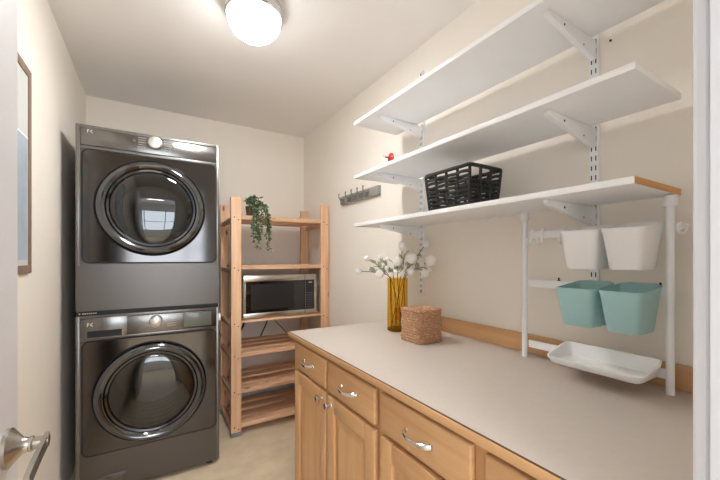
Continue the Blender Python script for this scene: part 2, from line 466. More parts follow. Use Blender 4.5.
# ------------------------------------------------------------------ ceiling lamp
LX, LY = .405, 1.60
lp = thing('ceiling_lamp', 'round flush ceiling lamp with warm frosted glass bowl and silver rim', 'lamp', (LX, LY, ZC))
MB().lathe([(0, 0), (.127, 0), (.130, -.012), (.127, -.026), (.132, -.032), (.130, -.046), (.123, -.052), (.1165, -.05), (.1165, -.03), (0, -.03)], (LX, LY, ZC), 'Z', 64).build('base', 'lamprim', lp)
bowl = [(.115, -.046), (.119, -.06), (.116, -.08), (.107, -.10), (.090, -.120), (.068, -.136), (.042, -.147), (.015, -.151), (0, -.151)]
MB().lathe(bowl, (LX, LY, ZC), 'Z', 64).build('glass_bowl', 'lampglass', lp)
MB().lathe([(0, -.150), (.011, -.151), (.012, -.156), (.006, -.161), (.005, -.167), (0, -.169)], (LX, LY, ZC), 'Z', 20).build('finial', 'bezel', lp)

# ------------------------------------------------------------------ washer and dryer
WX0, WX1, WY0, WY1 = -.337, .357, 2.265, 3.02
def machine(root, z0, z1, pz0, pz1, cz, R, dryer):
    cx = .006
    r_in = R * .90
    # cabinet: shell plates round a real cavity
    b = MB()
    b.plate_hole(rrect(WX0, WX1, z0, z1, .006, 3), cx, cz, r_in, WY0, WY0 + .02)
    b.box(WX0, WX0 + .012, WY0 + .02, WY1, z0, z1); b.box(WX1 - .012, WX1, WY0 + .02, WY1, z0, z1)
    b.box(WX0 + .012, WX1 - .012, WY0 + .02, WY1, z0, z0 + .012); b.box(WX0 + .012, WX1 - .012, WY0 + .02, WY1, z1 - .012, z1)
    b.box(WX0 + .012, WX1 - .012, WY1 - .012, WY1, z0 + .012, z1 - .012)
    b.build('cabinet', 'body', root)
    # bright bezel running down both front corners and across
    e = MB()
    e.box(WX0, WX0 + .018, WY0 - .008, WY0, pz0 - .02 if dryer else z0 + .004, z1, .003)
    e.box(WX1 - .018, WX1, WY0 - .008, WY0, pz0 - .02 if dryer else z0 + .004, z1, .003)
    e.box(WX0 + .018, WX1 - .018, WY0 - .008, WY0, pz1 + .004, pz1 + .018, .002)
    e.box(WX0 + .018, WX1 - .018, WY0 - .008, WY0, z1 - .014, z1, .002)
    e.build('bezel', 'bezel', root)
    # console
    con = MB(); con.box(WX0 + .020, WX1 - .020, WY0 - .012, WY0, pz1 + .020, z1 - .016, .003)
    con = con.build('control_panel', 'console', root)
    # door: panel with black seam, ring, glass
    sm = MB().plate_hole(rrect(-.3130, .3405, pz0 - .008, pz1 + .0035, .036), cx, cz, r_in, WY0 - .013, WY0 - .0005).build('door_seal', 'seam', root)
    dp = MB().plate_hole(rrect(-.3055, .3335, pz0, pz1 - .003, .028), cx, cz, r_in, WY0 - .015, WY0 - .0132).build('door_panel', 'doorpanel', root)
    P = R
    prof = [(P, -.014), (P * 1.005, -.026), (P * .985, -.042), (P * .95, -.052), (P * .90, -.056), (P * .86, -.052), (P * .83, -.044), (P * .81, -.034),
            (P * .775, -.030), (P * .765, -.020), (P * .765, .0), (P * .80, .01), (P * .88, .01), (P * .88, -.014)]
    rg = MB().lathe(prof, (cx, WY0, cz), 'Y', 96, closed=True).build('door_ring', 'chrome', root)
    lip = MB().lathe([(P * .985, -.014), (P * 1.02, -.014), (P * 1.025, -.02), (P * 1.012, -.024), (P * .985, -.02)], (cx, WY0, cz), 'Y', 96, closed=True).build('ring_lip', 'seam', rg)
    gl = [(P * .770, -.026)] + [(P * .77 * math.cos(a), -.026 - .022 * math.sin(a)) for a in [PI / 2 * k / 10 for k in range(1, 10)]] + [(0, -.048)]
    MB().lathe(gl, (cx, WY0, cz), 'Y', 64).build('door_glass', 'darkglass', root)
    # drum seen through the glass
    dm = []
    for k in range(15):
        yy = .012 + .40 * k / 14
        dm.append((P * .86 - (.010 if k % 2 else 0) - .02 * k / 14, yy))
    dm += [(P * .6, .425), (P * .3, .415), (P * .12, .41), (0, .40)]
    MB().lathe(dm, (cx, WY0, cz), 'Y', 48).build('drum', 'drum', root)
    if dryer:
        MB().lathe([(0, -.030), (.028, -.030), (.033, -.027), (.035, -.018), (.036, -.0005), (0, -.0005)], (.015, WY0 - .012, 1.925), 'Y', 40).build('dial', 'dialmetal', con)
        for sx, x in ((-1, -.030), (1, .060)):
            k = MB()
            for i in range(5): k.box(x + (-.036 if sx < 0 else 0), x + (0 if sx < 0 else .036), WY0 - .0130, WY0 - .012, 1.893 + .013 * i, 1.8955 + .013 * i)
            k.build('cycle_print', 'dimmark', con)
        MB().lathe([(0, -.003), (.008, -.003), (.009, 0), (0, 0)], (-.083, WY0 - .0122, 1.925), 'Y', 20).build('button', 'bezel', con)
        lg = MB(); lx, lz = -.288, 1.930
    else:
        MB().lathe([(0, -.034), (.024, -.034), (.030, -.030), (.034, -.0005), (0, -.0005)], (.020, WY0 - .012, .918), 'Y', 40).build('dial', 'dialmetal', con)
        MB().box(.158, .310, WY0 - .0135, WY0 - .012, .868, .950, .0005).build('display', 'display', con)
        dd = MB(); dd.box(-.302, -.115, WY0 - .0145, WY0 - .012, .848, .960, .001); dd = dd.build('detergent_drawer', 'console', con)
        MB().box(-.288, -.140, WY0 - .0155, WY0 - .0146, .858, .892).build('drawer_grip', 'seam', dd)
        k = MB()
        for i in range(5): k.box(.075, .12, WY0 - .013, WY0 - .012, .885 + .013 * i, .8872 + .013 * i)
        k.build('cycle_print', 'dimmark', con)
        lg = MB(); lx, lz = -.288, .918
        fl = MB(); fl.box(-.300, -.118, WY0 - .004, WY0 - .0005, .045, .112, .002); fl = fl.build('filter_flap', 'body', root)
        MB().box(-.212, -.185, WY0 - .006, WY0 - .0045, .096, .100, .0005).build('flap_catch', 'seam', fl)
        MB().box(WX1 - .006, WX1 + .006, WY0 - .013, WY0 - .0085, .890, .935, .002).build('door_clip', 'whiteplastic', root)
    yy0, yy1 = WY0 - .0158, WY0 - (.012 if dryer else .0146)
    # letter-like maker's mark
    q = .75
    lg.box(lx, lx + .0025, yy0, yy1, lz, lz + .022 * q); lg.box(lx + .0025, lx + .012 * q, yy0, yy1, lz + .0195 * q, lz + .022 * q); lg.box(lx + .0025, lx + .010 * q, yy0, yy1, lz + .010 * q, lz + .0125 * q)
    lg.bar((lx + .017 * q, (yy0 + yy1) / 2, lz + .011 * q), (lx + .030 * q, (yy0 + yy1) / 2, lz + .022 * q), .0024, yy1 - yy0, up=(0, 1, 0))
    lg.bar((lx + .017 * q, (yy0 + yy1) / 2, lz + .011 * q), (lx + .031 * q, (yy0 + yy1) / 2, lz), .0024, yy1 - yy0, up=(0, 1, 0))
    lg.build('maker_mark', 'mark', con)

ws = thing('washing_machine', 'dark graphite front-loading washer on the floor, under the dryer', 'washing machine', (0, 2.6, 0))
machine(ws, .028, .972, .242, .838, .530, .271, False)
for x in (WX0 + .05, WX1 - .05):
    for y in (WY0 + .05, WY1 - .06): MB().lathe([(0, 0), (.02, 0), (.02, .01), (.012, .013), (.012, .03), (0, .03)], (x, y, 0), 'Z', 20).build('foot', 'seam', ws)
dy = thing('clothes_dryer', 'dark graphite front-loading dryer with round dial, stacked on the washer', 'dryer', (0, 2.6, .99))
machine(dy, .996, 1.972, 1.254, 1.845, 1.556, .262, True)
sk = MB().box(WX0 + .004, WX1 - .004, WY0 + .004, WY1, .9725, .9955).build('stacking_strip', 'seam', dy)
k = MB(); k.box(WX0 + .012, WX0 + .019, WY0 + .003, WY0 + .004, .980, .987)
for i in range(7): k.box(WX0 + .026 + i * .009, WX0 + .0325 + i * .009, WY0 + .003, WY0 + .004, .980, .987)
k.build('strip_sticker', 'dimmark', sk)

# ------------------------------------------------------------------ pine storage rack
RX0, RX1, RY0, RY1 = .478, 1.248, 2.53, 3.00
rk = thing('storage_rack', 'tall pine storage rack with slatted shelves in the back corner', 'shelf unit', ((RX0 + RX1) / 2, 2.76, 0))
PW, PT = .070, .032
for x in (RX0, RX1 - PW):
    for (y, h_) in ((RY0, 1.712), (RY1 - PT, 1.712)):
        MB().box(x, x + PW, y, y + PT, .002, h_, .003).build('post', 'pineZ', rk)
for x in (RX0, RX1 - PW):
    MB().box(x - .003, x + PW + .003, RY0 - .003, RY0 + PT + .003, 0, .030, .002).build('post_foot', 'foot', rk)
    MB().box(x - .003, x + PW + .003, RY1 - PT - .003, RY1 + .003, 0, .030, .002).build('post_foot', 'foot', rk)
levels = [.054, .305, .562, .792, 1.193, 1.556]
for z in levels:
    sh = MB()
    n = 4; dep = RY1 - RY0 - .004; sw = .086; gap = (dep - n * sw) / (n - 1)
    z_lo = z + (.015 if z == .792 else .009)
    for i in range(n):
        ya = RY0 + .002 + i * (sw + gap)
        xa = (RX0 + PW + .001, RX1 - PW - .001) if i in (0, n - 1) else (RX0 + .03, RX1 - .03)
        sh.box(xa[0], xa[1], ya, ya + sw, z_lo, z + .030, .002)
    if z != .792: sh.box(RX0 + PW + .001, RX1 - PW - .001, RY0 + .002, RY0 + .022, z, z + .010, .001)
    so = sh.build('shelf', 'pineX', rk)
    for x in (RX0 + .004, RX1 - .026):
        MB().box(x, x + .022, RY0 + PT + .001, RY1 - PT - .001, z - .025, z + .0085, .002).build('side_rail', 'pineY', rk)
# screw heads on the front posts
for x in (RX0, RX1 - PW):
    for z in levels:
        for dx, dz in ((.022, .012), (.050, -.006)):
            MB().lathe([(0, -.0015), (.004, -.001), (.0045, 0), (0, 0)], (x + dx, RY0, z + dz), 'Y', 12).build('screw', 'screw', rk)

# microwave on its shelf
mw = thing('microwave_oven', 'stainless steel microwave with black glass door on the pine rack', 'microwave', (.855, 2.78, .8225))
ax0, ax1, ay0, ay1, az0, az1 = .570, 1.150, 2.565, 2.965, .829, 1.146
MB().box(ax0 + .004, ax1 - .004, ay0 + .022, ay1, az0 + .004, az1 - .004, .004).build('housing', 'ss', mw)
fr = MB()
fr.box(ax0, ax1, ay0, ay0 + .020, az1 - .046, az1, .003); fr.box(ax0, ax1, ay0, ay0 + .020, az0, az0 + .036, .003)
fr.box(ax0, ax0 + .018, ay0, ay0 + .020, az0 + .036, az1 - .046); fr.box(ax1 - .020, ax1, ay0, ay0 + .020, az0 + .036, az1 - .046)
fr.box(1.050, 1.0535, ay0 - .001, ay0 + .020, az0 + .036, az1 - .046)
fr.build('front_frame', 'ss', mw)
MB().box(ax0 + .018, 1.050, ay0 + .004, ay0 + .018, az0 + .036, az1 - .046).build('door_window', 'blackglass', mw)
MB().box(.625, .960, ay0 + .0030, ay0 + .0039, az0 + .058, az1 - .066).build('window_mesh', 'blackplastic', mw)
cp = MB().box(1.0535, ax1 - .020, ay0 + .003, ay0 + .018, az0 + .036, az1 - .046).build('control_panel', 'blackplastic', mw)
k = MB()
for dx in (.030, .037, .046, .053): k.box(1.0535 + dx, 1.0535 + dx + .005, ay0 + .002, ay0 + .0029, az1 - .070, az1 - .062)
k.build('clock_digits', 'mark', cp)
k = MB()
for i in range(7):
    for j in range(3): k.box(1.066 + j * .018, 1.077 + j * .018, ay0 + .002, ay0 + .0029, az0 + .052 + i * .019, az0 + .054 + i * .019)
k.build('key_print', 'dimmark', cp)
k = MB(); k.box(1.050 - .0012, 1.050 + .0015, ay0 - .0015, ay0 - .0001, az0 + .002, az1 - .002); k.build('door_gap', 'seam', mw)
for x in (ax0 + .05, ax1 - .05):
    for y in (ay0 + .05, ay1 - .05): MB().lathe([(0, 0), (.012, 0), (.012, .0065), (0, .0065)], (x, y, .8225), 'Z', 16).build('foot', 'blackplastic', mw)

def catmull(P, n=8):
    P = [Vector(p) for p in P]; Q = [P[0] * 2 - P[1]] + P + [P[-1] * 2 - P[-2]]; out = []
    for i in range(1, len(Q) - 2):
        a, b_, c_, d = Q[i - 1:i + 3]
        for k in range(n):
            t = k / n; out.append(.5 * ((2 * b_) + (c_ - a) * t + (2 * a - 5 * b_ + 4 * c_ - d) * t * t + (3 * b_ - a - 3 * c_ + d) * t ** 3))
    out.append(P[-1]); return out
cb = MB().tube(catmull([(.72, 3.03, .93), (.715, 3.035, .82), (.69, 3.035, .74), (.645, 3.035, .64), (.57, 3.04, .54), (.515, 3.045, .36), (.513, 3.05, .10)]), .009, 10)
cb = cb.build('power_cord', 'cable')
put(cb, 'thick black power cord hanging behind the rack below the microwave', 'cord')
cb = MB().tube(catmull([(.90, 3.04, .76), (.87, 3.04, .68), (.825, 3.04, .585), (.812, 3.04, .567)]), .006, 8)
cb.tube(catmull([(.90, 3.04, .76), (.96, 3.04, .70), (1.05, 3.04, .60), (1.07, 3.04, .567)]), .0035, 8)
cb = cb.build('appliance_cable', 'cable')
put(cb, 'thin black cable forking behind the slatted rack shelf', 'cable')

# trailing plant in pot
pl = thing('trailing_plant', 'small trailing green plant in a brown pot on the top rack shelf', 'plant', (.628, 2.60, 1.5865))
px_, py_, pz_ = .628, 2.60, 1.5865
MB().lathe([(0, 0), (.026, 0), (.033, .055), (.036, .072), (.032, .074), (.029, .064), (0, .062)], (px_, py_, pz_), 'Z', 32).build('pot', 'pot', pl)
MB().lathe([(0, .0625), (.028, .0635), (.0285, .0655), (.012, .069), (0, .0695)], (px_, py_, pz_), 'Z', 24).build('soil', 'potting', pl)
stm = MB(); lf = MB(); lf2 = MB()
for i in range(22):
    a = random.uniform(0, 2 * PI); fx = random.uniform(-.01, .11); L = random.uniform(.05, .26)
    if i < 5: pts = [(px_, py_, pz_ + .065), (px_ + random.uniform(-.03, .04), py_ + random.uniform(-.03, .02), pz_ + .12), (px_ + random.uniform(-.02, .08), py_ + random.uniform(-.05, .02), pz_ + .150)]
    else:
        ex = px_ + .005 + fx; ey = RY0 - random.uniform(.014, .045)
        pts = [(px_ + .01 * math.cos(a), py_ + .01 * math.sin(a), pz_ + .065), (px_ + fx * .4, py_ - .025, pz_ + random.uniform(.085, .115)), (ex - fx * .15, ey, pz_ + .055),
               (ex, ey - .006, pz_ - L * .45), (ex + random.uniform(-.02, .02), ey + random.uniform(-.008, .004), pz_ - L)]
    cv = catmull(pts, 7)
    stm.tube(cv, .0012, 5)
    for j, q in enumerate(cv[3:]):
        for s_ in range(2):
            d = Vector((random.uniform(-1, 1), random.uniform(-1, .4), random.uniform(-.9, .5)))
            tgt = lf if random.random() < .74 else lf2
            tgt.leaf(q, d, random.uniform(.018, .031), random.uniform(.011, .017))
stm.build('vines', 'stem', pl)
lf.build('foliage', 'leaf', pl); lf2.build('pale_foliage', 'leafpale', pl)

# ------------------------------------------------------------------ base cabinets
CX = .603; CY1 = 1.600
CF = .585                                 # front of doors and drawers
def pull(parent, yc, z, w=.100):
    h = MB(); cv = []
    for k in range(17):
        t = -1 + 2 * k / 16
        cv.append((CF - .002 - .024 * (1 - t * t) ** .6, yc + t * w / 2, z - .003 * (1 - t * t)))
    h.tube(cv, [.0034 + .0022 * abs(-1 + 2 * k / 16) ** 2 for k in range(17)], 10, flat=1.55, flat_axis=(0, 0, 1))
    for s_ in (-1, 1): h.lathe([(0, -.003), (.007, -.003), (.008, 0), (0, 0)], (CF - .0003, yc + s_ * w / 2, z), 'X', 16)
    return h.build('handle', 'brightchrome', parent)
def knob(parent, yc, z):
    return MB().lathe([(0, -.028), (.010, -.0275), (.0145, -.024), (.0145, -.020), (.009, -.014), (.0055, -.010), (.006, -.003), (.009, -.0005), (0, -.0005)], (CF, yc, z), 'X', 24).build('knob', 'brightchrome', parent)
def raised_door(root, y0, y1, z0, z1):
    fr = .056
    b = MB()
    b.box(CF, CF + .018, y0, y0 + fr, z0, z1, .0035); b.box(CF, CF + .018, y1 - fr, y1, z0, z1, .0035)
    d = b.build('door', 'oakZ', root)
    MB().box(CF, CF + .018, y0 + fr, y1 - fr, z0, z0 + fr, .0035).build('door_rail', 'oakY', d)
    MB().box(CF, CF + .018, y0 + fr, y1 - fr, z1 - fr, z1, .0035).build('door_rail', 'oakY', d)
    p = bmesh.new()
    loops = [(0, .014), (.006, .013), (.010, .013), (.034, .004), (.040, .0035)]
    ya, yb, za, zb = y0 + fr - .003, y1 - fr + .003, z0 + fr - .003, z1 - fr + .003
    R_ = []
    for o_, dpt in loops:
        R_.append([p.verts.new((CF + dpt, y, z)) for y, z in ((ya + o_, za + o_), (yb - o_, za + o_), (yb - o_, zb - o_), (ya + o_, zb - o_))])
    for A, B in zip(R_, R_[1:]):
        for i in range(4): p.faces.new((A[i], A[(i + 1) % 4], B[(i + 1) % 4], B[i]))
    p.faces.new(R_[-1])
    bk = [p.verts.new((CF + .017, y, z)) for y, z in ((ya, za), (yb, za), (yb, zb), (ya, zb))]
    for i in range(4): p.faces.new((R_[0][(i + 1) % 4], R_[0][i], bk[i], bk[(i + 1) % 4]))
    p.faces.new(bk[::-1])
    bmesh.ops.recalc_face_normals(p, faces=p.faces[:])
    q = MB(); q._merge(p); q.build('door_panel', 'oakZ', d, angle=20)
    return d
def drawer_front(root, y0, y1):
    b = MB(); b.box(CF, CF + .018, y0, y1, .757, .872, .005, 3); return b.build('drawer', 'oakY', root)
def cabinet(label, y0, y1, cells, knobs):
    root = thing('base_cabinet', label, 'cabinet', ((CX + XR) / 2, (y0 + y1) / 2, 0), 'maple base cabinets under the worktop')
    b = MB()
    xb = XR - .002
    b.box(CX + .018, xb, y0, y0 + .016, .10, .8855); b.box(CX + .018, xb, y1 - .016, y1, .10, .8855)
    b.box(CX + .018, xb, y0 + .016, y1 - .016, .10, .116); b.box(xb - .006, xb, y0 + .016, y1 - .016, .116, .8855)
    b.build('carcass', 'oakZ', root)
    # face frame: stiles, mid stile, rails
    st = [(y0, cells[0][0] + .008)] + [(a[1] - .008, b_[0] + .008) for a, b_ in zip(cells, cells[1:])] + [(cells[-1][1] - .008, y1)]
    for ya, yb in st: MB().box(CX, CX + .018, ya, yb, .10, .8855).build('face_stile', 'oakZ', root)
    for a in cells:
        for za, zb in ((.862, .8855), (.735, .765), (.10, .135)):
            MB().box(CX + .0002, CX + .0178, a[0] + .008, a[1] - .008, za, zb).build('face_rail', 'oakY', root)
    MB().box(CX + .06, CX + .075, y0, y1, 0, .0998).build('kick_board', 'kick', root)
    for ya in (y0, y1 - .016): MB().box(CX + .0752, xb, ya, ya + .016, 0, .0998).build('plinth', 'kick', root)
    for (a, b_), kn in zip(cells, knobs):
        d = drawer_front(root, a, b_); pull(d, (a + b_) / 2, .812)
        dd = raised_door(root, a, b_, .125, .742); knob(dd, b_ - .034 if kn > 0 else a + .034, .712)
    return root
cabinet('maple base cabinet at the rack end, two drawers above two raised-panel doors', .857, CY1, [(.872, 1.204), (1.218, 1.558)], [1, -1])
cabinet('maple base cabinet nearest the doorway, its far drawer with a long chrome pull', .137, .855, [(.152, .466), (.500, .840)], [1, -1])

wt = thing('worktop', 'long beige laminate worktop with a wooden front edge', 'worktop', (.92, .9, .88))
MB().box(.584, XR - .001, .136, 1.628, .8865, .910, .001).build('top', 'laminate', wt)
MB().box(.576, .5838, .136, 1.628, .887, .9085, .002).build('front_edge', 'oakY', wt)
MB().box(.584, XR - .002, 1.6282, 1.634, .887, .9085, .002).build('end_edge', 'oakY', wt)
put(MB().box(XR - .020, XR - .001, .136, 1.628, .9105, .980, .002).build('backsplash', 'oakY'), 'low wooden backsplash strip along the right wall behind the worktop', 'backsplash')
MB().box(.5795, .5838, .136, 1.628, .9086, .9101).build('front_seam', 'kick', wt)

# ------------------------------------------------------------------ wall uprights, brackets, shelves
UY = (.556, 1.401)
SX0, SX1 = .930, 1.218
SY0, SY1 = .330, 1.582
shelfZ = [1.445, 1.704, 1.992]
ulab = ['slotted white wall upright nearest the doorway', 'slotted white wall upright behind the flower vase']
for UYi, lab in zip(UY, ulab):
    r = thing('wall_upright', lab, 'shelf upright', (XR, UYi, 1.07), 'slotted wall uprights')
    MB().box(XR - .012, XR - .0005, UYi - .0145, UYi + .0145, 1.07, 2.29, .0015).build('rail', 'whitemetal', r)
    s_ = MB(); z = 1.085
    while z < 2.275:
        for dy_ in (-.0065, .0065): s_.box(XR - .0125, XR - .0121, UYi + dy_ - .0016, UYi + dy_ + .0016, z, z + .016)
        z += .032
    s_.build('slots', 'slot', r)
    for z in (1.10, 1.665, 2.268): MB().lathe([(0, -.003), (.004, -.002), (.0045, 0), (0, 0)], (XR - .0125, UYi, z), 'X', 12).build('screw', 'bezel', r)
sname = ['lowest', 'middle', 'top']
for zi, z in enumerate(shelfZ):
    for ui, y in enumerate(UY):
        where = 'near the doorway' if ui == 0 else 'near the pine rack'
        b = thing('shelf_bracket', 'white metal bracket under the %s white shelf, %s' % (sname[zi], where), 'bracket', (XR - .013, y, z - .03), 'white shelf brackets')
        zt = z - .0006
        prof = [(XR - .0128, zt), (SX0 + .036, zt), (SX0 + .036, zt - .010), (SX0 + .044, zt - .017), (SX0 + .075, zt - .022), (XR - .06, zt - .056), (XR - .03, zt - .062), (XR - .0128, zt - .062)]
        MB().prism(prof, 'Y', y - .008, y + .008, .002).build('arm', 'whitemetal', b)
        MB().lathe([(0, .0004), (.0035, .0004), (.0035, -.001), (0, -.001)], (1.052, y - .008, zt - .017), 'Y', 12).build('hole_dot', 'screw', b)  # dark disc standing in for a shaded hole in the arm
        MB().lathe([(0, .0004), (.0026, .0004), (.0026, -.001), (0, -.001)], (1.165, y - .008, zt - .040), 'Y', 12).build('hole_dot', 'screw', b)
slab = ['white wall shelf with exposed wood edge, lowest of three, carrying the black basket', 'plain white wall shelf, middle of the three', 'plain white wall shelf, topmost and closest to the ceiling']
for zi, z in enumerate(shelfZ):
    r = thing('wall_shelf', slab[zi], 'shelf', ((SX0 + SX1) / 2, 1.0, z), 'white wall shelves')
    ya = SY0 + (.002 if zi == 0 else 0)
    MB().box(SX0, SX1, ya, SY1, z, z + .017, .0008).build('board', 'whitelam', r)
    if zi == 0: MB().box(SX0 + .0005, SX1 - .0005, SY0, ya - .0002, z + .0004, z + .0166).build('raw_end', 'edgewood', r)
for (y, x) in ((.905, 1.145), (.795, 1.180), (.835, 1.12)):
    lab = {.905: 'small white screw hook under the lowest shelf, furthest left', .795: 'small white screw hook under the lowest shelf, closest to the wall', .835: 'small white screw hook under the lowest shelf, rightmost of three'}[y]
    r = MB()
    cv = [(x, y, 1.4448), (x, y, 1.434)] + [(x, y + .007 * math.sin(a), 1.427 + .007 * math.cos(a)) for a in [PI * 1.5 * k / 8 for k in range(1, 9)]]
    r.tube(cv, .002, 8)
    put(r.build('screw_hook', 'whiteplastic'), lab, 'hook', 'screw hooks under the lowest shelf')
# nail marks in the wall
for (y, z, lab) in ((.975, 2.175, 'dark nail head in the wall above the top shelf'), (.512, 1.975, 'dark nail head in the wall right of the near upright')):
    put(MB().lathe([(0, -.003), (.0035, -.0025), (.004, 0), (0, 0)], (XR - .0001, y, z), 'X', 12).build('nail_head', 'screw'), lab, 'nail')

# black woven basket
bk = thing('woven_basket', 'black open-weave basket standing on the lowest white shelf', 'basket', (1.04, .93, 1.4625))
bx0, bx1, by0, by1, bz0, bz1 = .948, 1.129, .813, 1.047, 1.4625, 1.611
def brect(t, off=0):
    i = .012 * (1 - t) + off
    return bx0 + i, bx1 - i, by0 + i, by1 - i
def loop(x0, x1, y0, y1, z, r=.012, n=4):
    return [(x, y, z) for x, y in rrect(x0, x1, y0, y1, r, n)]
b = MB()
ups = []
def edge_pts(x0, x1, y0, y1):
    P = []
    for k in range(4): P.append(((x0 + (x1 - x0) * k / 3), y0))
    for k in range(1, 5): P.append((x1, y0 + (y1 - y0) * k / 4))
    for k in range(1, 4): P.append((x1 - (x1 - x0) * k / 3, y1))
    for k in range(1, 4): P.append((x0, y1 - (y1 - y0) * k / 4))
    return P
bot = edge_pts(*brect(0, .004)); top = edge_pts(*brect(1, .004))
for (x0_, y0_), (x1_, y1_) in zip(bot, top): b.tube([(x0_, y0_, bz0 + .003), (x1_, y1_, bz1 - .004)], .0056, 8)
b.build('uprights', 'blackweave', bk)
b = MB()
rows = 8
for i in range(rows):
    z = bz0 + .010 + i * (bz1 - bz0 - .034) / (rows - 1); t = (z - bz0) / (bz1 - bz0)
    x0, x1, y0, y1 = brect(t, .004)
    per = []
    N = 80
    P = [Vector((x0, y0, 0)), Vector((x1, y0, 0)), Vector((x1, y1, 0)), Vector((x0, y1, 0))]
    nr = [Vector((0, -1, 0)), Vector((1, 0, 0)), Vector((0, 1, 0)), Vector((-1, 0, 0))]
    seg = [3, 4, 3, 4]
    for e in range(4):
        A, B = P[e], P[(e + 1) % 4]
        if e == 0 and i >= rows - 2: continue        # hand hole in the short sides
        if e == 2 and i >= rows - 2: continue
        cv = []
        for k in range(seg[e] * 6 + 1):
            u = k / (seg[e] * 6); w_ = math.sin(u * seg[e] * PI + (i % 2) * PI) * .0035
            q = A.lerp(B, u) + nr[e] * w_; zz = z + .0010 * math.sin(u * seg[e] * 2 * PI + i * 1.7)
            cv.append((q.x, q.y, zz))
        b.tube(cv, .0042, 6, flat=1.45, flat_axis=(0, 0, 1))
b.build('weave', 'blackweave', bk)
b = MB(); x0, x1, y0, y1 = brect(1, .003); b.tube(loop(x0, x1, y0, y1, bz1 - .004), .0074, 8, closed=True)
b.build('rim', 'blackweave', bk)
b = MB(); x0, x1, y0, y1 = brect(0, .003); b.tube(loop(x0, x1, y0, y1, bz0 + .005), .005, 8, closed=True)
b.box(x0, x1, y0, y1, bz0, bz0 + .005)
b.build('base', 'blackweave', bk)

# red suction cup hook on the wall
rn = thing('suction_hook', 'small red suction cup hook stuck on the right wall above the middle shelf', 'hook', (XR, 1.690, 1.893))
MB().lathe([(0, -.020), (.007, -.019), (.010, -.014), (.023, -.009), (.031, -.003), (.0315, -.0002), (0, -.0002)], (XR, 1.690, 1.893), 'X', 32).build('cup', 'red', rn)
MB().lathe([(0, -.046), (.004, -.045), (.005, -.040), (.004, -.036), (.004, -.0201), (0, -.0201)], (XR, 1.690, 1.893), 'X', 20).build('stem', 'screw', rn)
MB().tube(catmull([(XR - .046, 1.690, 1.893), (XR - .056, 1.690, 1.892), (XR - .062, 1.690, 1.900), (XR - .062, 1.690, 1.910)], 5), .003, 8).build('hook', 'whiteplastic', rn)

# grey hook rack on the right wall
hr = thing('hook_rack', 'grey board with five metal coat hooks on the right wall by the rack', 'coat rack', (XR, 2.03, 1.71))
MB().box(XR - .022, XR - .0005, 1.795, 2.315, 1.684, 1.744, .002).build('board', 'greypaint', hr)
for y in (2.255, 2.155, 2.070, 1.990, 1.915):
    h = MB()
    h.box(XR - .026, XR - .0222, y - .010, y + .010, 1.690, 1.736, .001)
    h.tube(catmull([(XR - .026, y, 1.716), (XR - .045, y, 1.712), (XR - .060, y, 1.722), (XR - .066, y, 1.742), (XR - .064, y, 1.752)], 5), .0045, 8)
    h.tube(catmull([(XR - .026, y, 1.702), (XR - .036, y, 1.690), (XR - .046, y, 1.690), (XR - .050, y, 1.703)], 5), .0036, 8)
    h.ico((XR - .064, y, 1.753), .0065, 2); h.ico((XR - .050, y, 1.704), .005, 2)
    h.build('hook', 'hookmetal', hr)

# ------------------------------------------------------------------ rail stand under the lowest shelf
PX = 1.184
rf = thing('rail_stand', 'white tubular rail stand between worktop and lowest shelf', 'rail stand', (PX, .555, .91))
for y in (.343, .760):
    MB().tube([(PX, y, .9102), (PX, y, 1.4445)], .0095, 20).build('post', 'whitemetal', rf)
    MB().lathe([(.0104, -.030), (.0150, -.029), (.0152, -.001), (.0104, 0)], (PX, y, 1.4442), 'Z', 24, closed=True).build('post_cap', 'whitemetal', rf)
for z in (1.360, 1.184, .960):
    y_ext = .300 if z > 1.3 else .3585
    MB().box(PX + .006, PX + .014, .3535 if z < 1.3 else .3535, .7495, z - .013, z + .013, .0015).build('cross_rail', 'whitemetal', rf)

